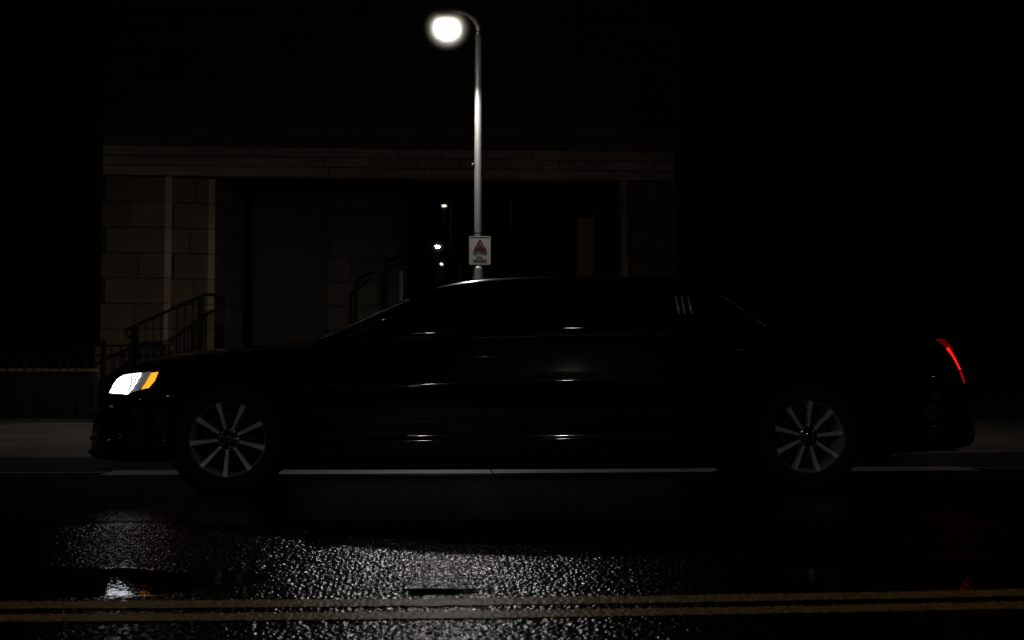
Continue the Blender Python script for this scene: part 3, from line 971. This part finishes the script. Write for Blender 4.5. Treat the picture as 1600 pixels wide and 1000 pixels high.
us = [-2.935, -2.93, -2.92, -2.91, -2.89, -2.87, -2.85, -2.83, -2.805, -2.78, -2.755, -2.73, -2.705, -2.68, -2.65]
u = -2.61
while u < 2.86: us.append(round(u, 3)); u += 0.07
us += [2.90, 2.93, 2.955, 2.975, 3.01, 3.05, 3.08, 3.11, 3.13, 3.155, 3.18, 3.22, 3.26, 3.30, 3.335, 3.36]
vs, fs = [], []
for u in us:
    half = section(u)
    loop = [(v, z) for v, z in half] + [(-v, z) for v, z in half[-2:0:-1]]
    vs += [(u, v, z) for v, z in loop]
n = len(loop)
for i in range(len(us) - 1):
    for k in range(n):
        fs.append((i * n + k, i * n + (k + 1) % n, (i + 1) * n + (k + 1) % n, (i + 1) * n + k))
fs.append(tuple(range(n)))
fs.append(tuple((len(us) - 1) * n + k for k in reversed(range(n))))
body = MB().add(vs, fs, True).build('body', M['paint'], car)
# wheel arches cut clean through the flanks
cut = MB()
for uw in (WF, WR):
    for sd in (-1, 1):
        Mx = Matrix.Translation((uw, sd * 0.82, WZ + 0.012)) @ Matrix.Rotation(R(90), 4, 'X')
        b = bmesh.new()
        bmesh.ops.create_cone(b, cap_ends=True, segments=64, radius1=0.392, radius2=0.392, depth=0.46, matrix=Mx)
        cut.bm(b)
cutter = cut.build('cutter', M['black_trim'], car)
mod = body.modifiers.new('arches', 'BOOLEAN')
mod.operation = 'DIFFERENCE'; mod.object = cutter; mod.solver = 'EXACT'
bpy.context.view_layer.update()
dg = bpy.context.evaluated_depsgraph_get()
me = bpy.data.meshes.new_from_object(body.evaluated_get(dg))
body.modifiers.clear()
body.data = me
bpy.data.objects.remove(cutter)
if hasattr(me, 'shade_smooth'): me.shade_smooth()
try:
    me.set_sharp_from_angle(angle=R(38))
except Exception:
    pass

# cabin
ROOF = [(-1.43, 0.965), (-1.411, 0.99), (-1.2, 1.09), (-0.954, 1.215), (-0.75, 1.315), (-0.585, 1.382), (-0.399, 1.420), (-0.213, 1.441), (0.305, 1.463), (1.212, 1.464), (1.5, 1.43), (1.9, 1.315), (2.3, 1.16), (2.52, 1.085)]
BELT = [(-1.43, 0.945), (-0.936, 0.985), (-0.284, 1.015), (0.875, 1.04), (1.67, 1.05), (2.52, 1.045)]


def cabin(u):
    zr, zb = interp(ROOF, u), interp(BELT, u) - 0.03
    h = zr - zb
    k = min(1.0, h / 0.48)
    wb = 0.85 - (0.05 if u > 1.9 else 0) * min(1, (u - 1.9) / 0.6 if u > 1.9 else 0)
    wr = wb - 0.175 * k
    pts = [(0, zb), (wb, zb), (wb - (wb - wr) * 0.075, zb + 0.06 * h)]
    for s in (0.2, 0.35, 0.5, 0.65, 0.76):
        pts.append((wb - (wb - wr) * (s / 0.80), zb + s * h))
    for s, d in ((0.82, 0.008), (0.87, 0.024), (0.91, 0.048), (0.945, 0.085), (0.97, 0.14), (0.985, 0.21), (0.995, 0.33)):
        pts.append((wr - d, zb + s * h))
    pts.append((0, zr))
    return pts


us = [-1.43, -1.42, -1.411, -1.38]
u = -1.32
while u < 2.5: us.append(round(u, 3)); u += 0.06
us.append(2.52)
vs, fs = [], []
for u in us:
    half = cabin(u)
    loop = half + [(-v, z) for v, z in half[-2:0:-1]]
    vs += [(u, v, z) for v, z in loop]
n = len(loop)
for i in range(len(us) - 1):
    for k in range(n):
        fs.append((i * n + k, i * n + (k + 1) % n, (i + 1) * n + (k + 1) % n, (i + 1) * n + k))
fs.append(tuple(range(n)))
fs.append(tuple((len(us) - 1) * n + k for k in reversed(range(n))))
cab = MB().add(vs, fs, True).build('roof', M['paint_roof'], car)


def bvh_of(*obs):
    V, Fc = [], []
    for o in obs:
        n0 = len(V)
        V += [p.co.copy() for p in o.data.vertices]
        Fc += [[i + n0 for i in p.vertices] for p in o.data.polygons]
    return BVHTree.FromPolygons(V, Fc)


BV = bvh_of(body, cab)
BVB = bvh_of(body)
BVC = bvh_of(cab)


def hit_px(px, py, bv=None):
    """where the photograph's pixel meets the car, in car coordinates"""
    o = CMI @ CAM
    d = (CMI.to_3x3() @ ray(px, py)).normalized()
    h = (bv or BV).ray_cast(o, d)
    if h[0] is None:
        h = (bv or BV).find_nearest(o + d * 9.2)
    return h[0]


def side_hit(u, z, sd, bv=None):
    h = (bv or BV).ray_cast(Vector((u, sd * 3.0, z)), Vector((0, -sd, 0)))
    if h[0] is None or h[0].y * sd < 0.0:
        h = (bv or BV).find_nearest(Vector((u, sd * 0.85, z)))
    nrm = h[1]
    if nrm.y * sd < 0: nrm = -nrm
    return h[0], nrm


def inside(p, poly):
    c = False; j = len(poly) - 1
    for i in range(len(poly)):
        (xi, yi), (xj, yj) = poly[i], poly[j]
        if (yi > p[1]) != (yj > p[1]) and p[0] < (xj - xi) * (p[1] - yi) / (yj - yi) + xi: c = not c
        j = i
    return c


def patch(poly, sd, off, name, m, parent, bv=None, step=0.03, thick=0.012):
    """a thin shell lying on the car's flank, its outline given in (along, up)"""
    edge = []
    for i, p in enumerate(poly):
        q = poly[(i + 1) % len(poly)]
        L_ = math.hypot(q[0] - p[0], q[1] - p[1]); k = max(1, int(L_ / step))
        edge += [(p[0] + (q[0] - p[0]) * j / k, p[1] + (q[1] - p[1]) * j / k) for j in range(k)]
    pts = [Vector(e) for e in edge]; ne = len(pts)
    xs = [p[0] for p in poly]; zs = [p[1] for p in poly]
    x = min(xs) + step / 2
    while x < max(xs):
        z = min(zs) + step / 2
        while z < max(zs):
            if inside((x, z), poly) and min(math.hypot(x - e[0], z - e[1]) for e in edge) > step * 0.5: pts.append(Vector((x, z)))
            z += step
        x += step
    V2, _, F2, *_ = delaunay_2d_cdt(pts, [(i, (i + 1) % ne) for i in range(ne)], [], 1, 1e-5)
    top, low = [], []
    for p in V2:
        h, nr = side_hit(p[0], p[1], sd, bv)
        top.append(h + nr * off); low.append(h + nr * (off - thick))
    n = len(V2)
    fs = [tuple(f) for f in F2] + [tuple(i + n for i in reversed(f)) for f in F2]
    eu = {}
    for f in F2:
        for a, b in zip(f, list(f[1:]) + [f[0]]):
            eu[(a, b)] = 1
    sm = len(fs)
    side = [(a, a + n, b + n, b) for (a, b) in eu if (b, a) not in eu]
    mbx = MB().add(top + low, fs, True)
    mbx.add([], [])
    mbx.f += side; mbx.sm += [False] * len(side)
    return mbx.build(name, m, parent)


def px_poly(pp, bv=None):
    out = []
    for p in pp:
        h = hit_px(*p, bv)
        out.append((h.x, h.z))
    return out


def side_tube(path, sd, r, name, m, parent, bv=None, off=0.002, n=8, sub=0.06):
    pts = []
    for i in range(len(path) - 1):
        p, q = path[i], path[i + 1]
        k = max(1, int(math.hypot(q[0] - p[0], q[1] - p[1]) / sub))
        pts += [(p[0] + (q[0] - p[0]) * j / k, p[1] + (q[1] - p[1]) * j / k) for j in range(k)]
    pts.append(path[-1])
    P3 = []
    for p in pts:
        h, nr = side_hit(p[0], p[1], sd, bv)
        P3.append(h + nr * off)
    return MB().tube(P3, r, n).build(name, m, parent)


def both(fn):
    for sd in (-1, 1): fn(sd)


# glass: windscreen and rear screen follow the cabin, side windows lie on its flanks
def screen(u0, u1, name, inset):
    uu = [u0 + (u1 - u0) * i / 14 for i in range(15)]
    vs, fs = [], []
    nv = 17
    for u in uu:
        zr = interp(ROOF, u)
        wb = [p for p in cabin(u)]
        wlim = wb[-6][0] - inset
        for j in range(nv):
            v = -wlim + 2 * wlim * j / (nv - 1)
            h = BVC.ray_cast(Vector((u, v, 3)), Vector((0, 0, -1)))
            z = h[0].z if h[0] else zr
            nr = h[1] if h[0] else Vector((0, 0, 1))
            p = Vector((u, v, z)) + (nr if nr.z > 0 else -nr) * 0.004
            vs.append(p)
    for i in range(14):
        for j in range(nv - 1):
            fs.append((i * nv + j, i * nv + j + 1, (i + 1) * nv + j + 1, (i + 1) * nv + j))
    return MB().add(vs, fs, True).build(name, M['tinted'], car)


screen(-1.36, -0.60, 'windscreen', 0.03)
screen(1.42, 2.42, 'rear_window', 0.06)
QW = px_poly([(527, 541), (548, 526), (574, 513), (592, 507), (600, 532)], BVC)
FW = px_poly([(607, 532), (600, 506), (640, 486), (700, 462), (757, 452), (762, 526)], BVC)
MW = px_poly([(772, 525), (768, 452), (900, 450), (1043, 450), (1040, 521)], BVC)
RW = px_poly([(1096, 520), (1092, 455), (1118, 460), (1150, 480), (1206, 519)], BVC)
for sd in (-1, 1):
    for w_ in (QW, FW, MW, RW):
        patch(w_, sd, 0.0015, 'side_window', M['tinted'], car, BVC, 0.05, 0.01)
    outl = px_poly([(521, 544), (545, 526), (575, 511), (640, 483), (700, 459), (760, 449)], BVC)
    side_tube(outl[:4], sd, 0.0035, 'window_trim', M['chrome'], car, BVC, 0.004)
    side_tube(px_poly([(501, 531), (540, 514), (598, 487), (640, 470)], BVC), sd, 0.008, 'pillar_glint_strip', M['steel'], car, BVC, 0.006)  # added steel strip standing in for a glint along the windscreen edge
    belt = px_poly([(521, 544), (605, 535), (762, 528), (900, 524), (1040, 523), (1206, 521)], BVC)
    side_tube(belt, sd, 0.003, 'belt_moulding', M['dark_chrome'], car, BVC, 0.004)
    qt = px_poly([(1118, 458), (1150, 477), (1208, 519)], BVC)
    side_tube(qt, sd, 0.006, 'quarter_trim', M['dark_chrome'], car, BVC, 0.004)
    # three slanted bars on the rear pillar
    for k, (xa, xb) in enumerate(((1055.5, 1060.5), (1064.5, 1069.5), (1074.5, 1080.5))):
        a = px_poly([(xa - 1.3, 464), (xa + 1.6, 464), (xb + 2.0, 491), (xb - 1.6, 491)], BVC)
        patch(a, sd, 0.010, 'pillar_bar', M['alloy'], car, BVC, 0.05, 0.014)

# lamps
HL = px_poly([(171.5, 614), (177, 602), (184, 592), (193, 586.5), (208, 584), (222, 583), (217, 592), (212, 601), (206, 610), (199, 616.5), (191, 615)], BVB)
HD = px_poly([(223.5, 583), (236, 581.5), (231, 591), (224, 602), (217, 609), (208, 612), (214, 602), (219, 592)], BVB)
AM = px_poly([(237, 583), (247.5, 581.5), (242, 595), (232, 606.5), (221, 608.5), (228, 599)], BVB)
TL = [(2.835, 1.016), (2.905, 1.016), (2.945, 0.982), (2.985, 0.915), (3.02, 0.85), (3.043, 0.80), (3.012, 0.80), (2.965, 0.875), (2.91, 0.955)]
TLB = [(2.912, 0.95), (2.928, 0.96), (2.968, 0.90), (3.008, 0.84), (3.036, 0.803), (3.014, 0.803), (2.966, 0.878)]
TL2 = [(3.024, 0.79), (3.044, 0.79), (3.085, 0.712), (3.073, 0.712)]
for sd in (-1, 1):
    h = patch(HD, sd, 0.004, 'headlight', M['headlight_dim'], car, BVB, 0.02)
    patch(HL, sd, 0.008, 'lit_lens', M['headlight'], h, BVB, 0.02, 0.02)
    patch(AM, sd, 0.006, 'amber_marker', M['amber'], h, BVB, 0.02)
    for fin in ([(213, 585), (206, 600), (203, 611)], [(209, 587), (204, 598)], [(217, 586), (211, 600)]):
        side_tube(px_poly(fin, BVB), sd, 0.0035, 'reflector_fin', M['chrome_dim'], h, BVB, 0.011)
    side_tube(px_poly([(172, 614), (178, 601), (185, 591.5), (194, 586), (209, 583.5), (236, 581)], BVB), sd, 0.004, 'bezel', M['chrome'], h, BVB, 0.006)
    side_tube(px_poly([(172, 615), (190, 616.5), (199, 618), (210, 612.5), (231, 607.5)], BVB), sd, 0.004, 'bezel', M['chrome'], h, BVB, 0.006)
    t = patch(TL, sd, 0.004, 'tail_light', M['red_dark'], car, BVB, 0.02)
    patch(TLB, sd, 0.007, 'lit_strip', M['red'], t, BVB, 0.02)
    patch(TL2, sd, 0.006, 'lower_lens', M['red_dim'], t, BVB, 0.02)


# nose brightwork, carried round the corner
def nose_bar(z, half, r, name, m, off=0.004, u_hint=-3.4):
    pts = []
    for i in range(25):
        v = -half + 2 * half * i / 24
        h = BVB.ray_cast(Vector((u_hint, v, z)), Vector((1, 0, 0)))
        if h[0] is None: continue
        nr = h[1] if h[1].x < 0 else -h[1]
        pts.append(h[0] + nr * off)
    return MB().tube(pts, r, 8).build(name, m, car)


gr = nose_bar(0.70, 0.42, 0.012, 'grille_surround', M['trim'])
for z in (0.45, 0.50, 0.55, 0.60, 0.65):
    nose_bar(z, 0.40, 0.006, 'grille_bar', M['dark_chrome'])
nose_bar(0.555, 0.80, 0.014, 'bumper_moulding', M['trim'])
nose_bar(0.345, 0.78, 0.010, 'lower_moulding', M['trim'])
nose_bar(0.250, 0.70, 0.014, 'front_lip', M['black_trim'], 0.004)
for sd in (-1, 1):
    hx_, nr = side_hit(-2.80, 0.35, sd, BVB)
    fl = px_poly([(176, 676), (188, 674), (192, 682), (187, 688), (176, 687)], BVB)
    patch(fl, sd, 0.006, 'fog_lamp', M['dark_chrome'], car, BVB, 0.02)
    side_tube(px_poly([(160, 697), (185, 697), (195, 694), (199, 688)], BVB), sd, 0.004, 'fog_trim', M['chrome'], car, BVB)
    # handles, side moulding, fender vent, door seams
    for (ua, ub, z) in ((-0.43, -0.22, 0.872), (1.36, 1.57, 0.925)):
        a, na = side_hit(ua, z, sd, BVB); b_, nb = side_hit(ub, z + 0.006, sd, BVB)
        mid = (a + b_) / 2 + na * 0.042
        MB().tube([a - na * 0.005, a + na * 0.03, mid.lerp(a + na * 0.042, 0.5), mid, mid.lerp(b_ + nb * 0.042, 0.5), b_ + nb * 0.03, b_ - nb * 0.005], [0.016, 0.018, 0.016, 0.015, 0.016, 0.018, 0.016], 14).build('door_handle', M['chrome_dim'], car)
    side_tube([(-1.34, 0.704), (-1.19, 0.706)], sd, 0.005, 'fender_trim', M['dark_chrome'], car, BVB)
    for us_ in (-1.12, -0.05, 0.95):
        zz0 = 0.2
        side_tube([(us_, zz0), (us_ - 0.01, 0.6), (us_ + 0.02, 0.95)], sd, 0.0025, 'door_seam', M['black_trim'], car, BVB, 0.0005, 6)
    side_tube([(-1.40, 0.178), (0, 0.175), (1.32, 0.175)], sd, 0.018, 'sill', M['black_trim'], car, BVB, 0.0)
    # mirror
    mc = Vector((-0.985, sd * 0.985, 1.06))
    b = bmesh.new()
    bmesh.ops.create_uvsphere(b, u_segments=24, v_segments=16, radius=1.0)
    for q in b.verts:
        x, y, z = q.co
        if x > 0.35: x = 0.35 + (x - 0.35) * 0.2
        q.co = Vector((mc.x + x * 0.085, mc.y + y * 0.115, mc.z + z * 0.068 + 0.015 * x))
    mm = MB().bm(b, True)
    mm.tube([(mc.x + 0.02, sd * 0.80, 0.985), (mc.x + 0.02, sd * 0.88, 1.01), (mc.x + 0.01, sd * 0.93, 1.04)], [0.03, 0.026, 0.025], 10)
    mo = mm.build('mirror', M['paint'], car)
    MB().lathe([(0.0, 0), (0.085, 0), (0.09, -0.004)], Matrix.Translation((mc.x + 0.047, mc.y, mc.z + 0.006)) @ Matrix.Rotation(R(90), 4, 'Y') @ Matrix.Diagonal((0.62, 1.08, 1, 1)), 24).build('mirror_glass', M['chrome'], mo)


# tail brightwork
def tail_bar(z, half, r, name, m, off=0.003):
    pts = []
    for i in range(25):
        v = -half + 2 * half * i / 24
        h = BVB.ray_cast(Vector((4.2, v, z)), Vector((-1, 0, 0)))
        if h[0] is None: continue
        nr = h[1] if h[1].x > 0 else -h[1]
        pts.append(h[0] + nr * off)
    return MB().tube(pts, r, 8).build(name, m, car)


tail_bar(0.60, 0.66, 0.008, 'bumper_moulding', M['dark_chrome'])
tail_bar(0.47, 0.56, 0.008, 'bumper_moulding', M['dark_chrome'])
tail_bar(0.86, 0.5, 0.010, 'boot_trim', M['dark_chrome'])
for sd in (-1, 1):
    h, nr = side_hit(3.37, 0.51, sd, BVB)
    side_tube([(3.10, 0.512), (3.15, 0.512)], sd, 0.005, 'reflector', M['chrome'], car, BVB)
    MB().tube([(2.95, sd * 0.45, 0.27), (3.12, sd * 0.45, 0.265)], 0.04, 16, caps=False).build('exhaust_pipe', M['chrome'], car)
    MB().box(-2.10 - 0.22, -2.02 - 0.22, sd * 0.60 - 0.12, sd * 0.60 + 0.12, 0.155, 0.23, 0.01).build('splash_guard', M['black_trim'], car)
    # fuel flap sized seam ring only on the near flank
MB().box(-1.45, 1.40, -0.70, 0.70, 0.165, 0.3).build('underbody', M['black_trim'], car)


# wheels
def wheel(uw, sd, rot):
    w = empty('wheel', (uw, sd * 0.80, WZ), 0, car)
    A = Matrix.Rotation(R(90) if sd < 0 else R(-90), 4, 'X')      # +Z of the lathe points outward
    t = MB().lathe([(0.245, -0.11), (0.30, -0.118), (0.335, -0.105), (0.349, -0.07), (0.352, 0.0), (0.349, 0.07), (0.336, 0.105), (0.305, 0.118), (0.268, 0.116), (0.248, 0.104), (0.243, 0.09)], A, 72)
    t.build('tyre', M['rubber'], w)
    r = MB()
    r.lathe([(0.238, 0.088), (0.234, 0.08), (0.228, 0.03), (0.222, -0.10)], A, 72)
    MB().lathe([(0.2385, 0.086), (0.240, 0.094), (0.246, 0.101), (0.251, 0.104), (0.254, 0.100), (0.253, 0.09)], A, 96).build('rim_lip', M['steel'], w)
    for k in range(9):
        a = rot + 2 * math.pi * k / 9
        ca, sa = math.cos(a), math.sin(a)
        rows = []
        for rr, hw, zt_ in ((0.045, 0.011, 0.070), (0.08, 0.0115, 0.074), (0.14, 0.0135, 0.078), (0.20, 0.017, 0.084), (0.243, 0.020, 0.090)):
            rows.append([(rr, -hw, zt_ - 0.045), (rr, -hw * 0.95, zt_ - 0.006), (rr, -hw * 0.62, zt_), (rr, hw * 0.62, zt_), (rr, hw * 0.95, zt_ - 0.006), (rr, hw, zt_ - 0.045)])
        vs, fs = [], []
        for row in rows:
            for x, y, z in row:
                vs.append(A @ Vector((x * ca - y * sa, x * sa + y * ca, z)))
        for i in range(len(rows) - 1):
            for j in range(5):
                fs.append((i * 6 + j, i * 6 + j + 1, (i + 1) * 6 + j + 1, (i + 1) * 6 + j))
            fs.append((i * 6 + 5, i * 6, (i + 1) * 6, (i + 1) * 6 + 5))
        r.add(vs, fs)
    r.build('rim', M['alloy'], w)
    MB().lathe([(0.0, 0.0835), (0.010, 0.0831), (0.020, 0.0818), (0.030, 0.0797), (0.033, 0.077), (0.034, 0.071), (0.062, 0.073), (0.076, 0.068), (0.080, 0.03)], A, 40).build('hub', M['chrome_dim'], w)
    for k in range(5):
        lug = MB()
        a = rot + 0.35 + 2 * math.pi * k / 5
        lug.lathe([(0.015, 0.066), (0.015, 0.0775), (0.012, 0.0785), (0.008, 0.0793), (0.004, 0.0798), (0.0, 0.07995)], A @ Matrix.Translation((0.056 * math.cos(a), 0.056 * math.sin(a), 0)), 14)
        lug.build('lug_nut', M['chrome'], w)
    MB().lathe([(0.0, -0.02), (0.17, -0.02), (0.17, -0.035), (0.0, -0.035)], A, 40, smooth=False).build('brake_disc', M['black_trim'], w)
    MB().lathe([(0.372, 0.085), (0.383, 0.05), (0.385, -0.22), (0.0, -0.23)], A, 48).build('wheel_well', M['black_trim'], w)


for sd in (-1, 1):
    wheel(WF, sd, R(-94))
    wheel(WR, sd, R(86))

# ------------------------------------------------------------------ a few fallen leaves on the kerb edge behind the car
leaf0 = None
for (x, y, rz) in ((4.02, 11.25, 0.4), (4.18, 11.1, 1.9), (3.6, 11.18, 2.7)):
    b = MB()
    ln = 0.045
    b.add([(-ln, 0, 0), (-ln * 0.3, 0.018, 0.012), (ln * 0.5, 0.014, 0.016), (ln, 0, 0.004), (ln * 0.5, -0.016, 0.008), (-ln * 0.3, -0.02, 0.004), (0, 0, 0.0)],
          [(0, 6, 1), (1, 6, 2), (2, 6, 3), (3, 6, 4), (4, 6, 5), (5, 6, 0)])
    o = b.build('fallen_leaf', M['leaf'])
    o.location = (x, y, 0.106); o.rotation_euler = (0, 0, rz)
    tag(o, 'small dry brown leaf lying on the pavement behind the limousine tail', 'leaf', 'fallen leaves by the kerb')
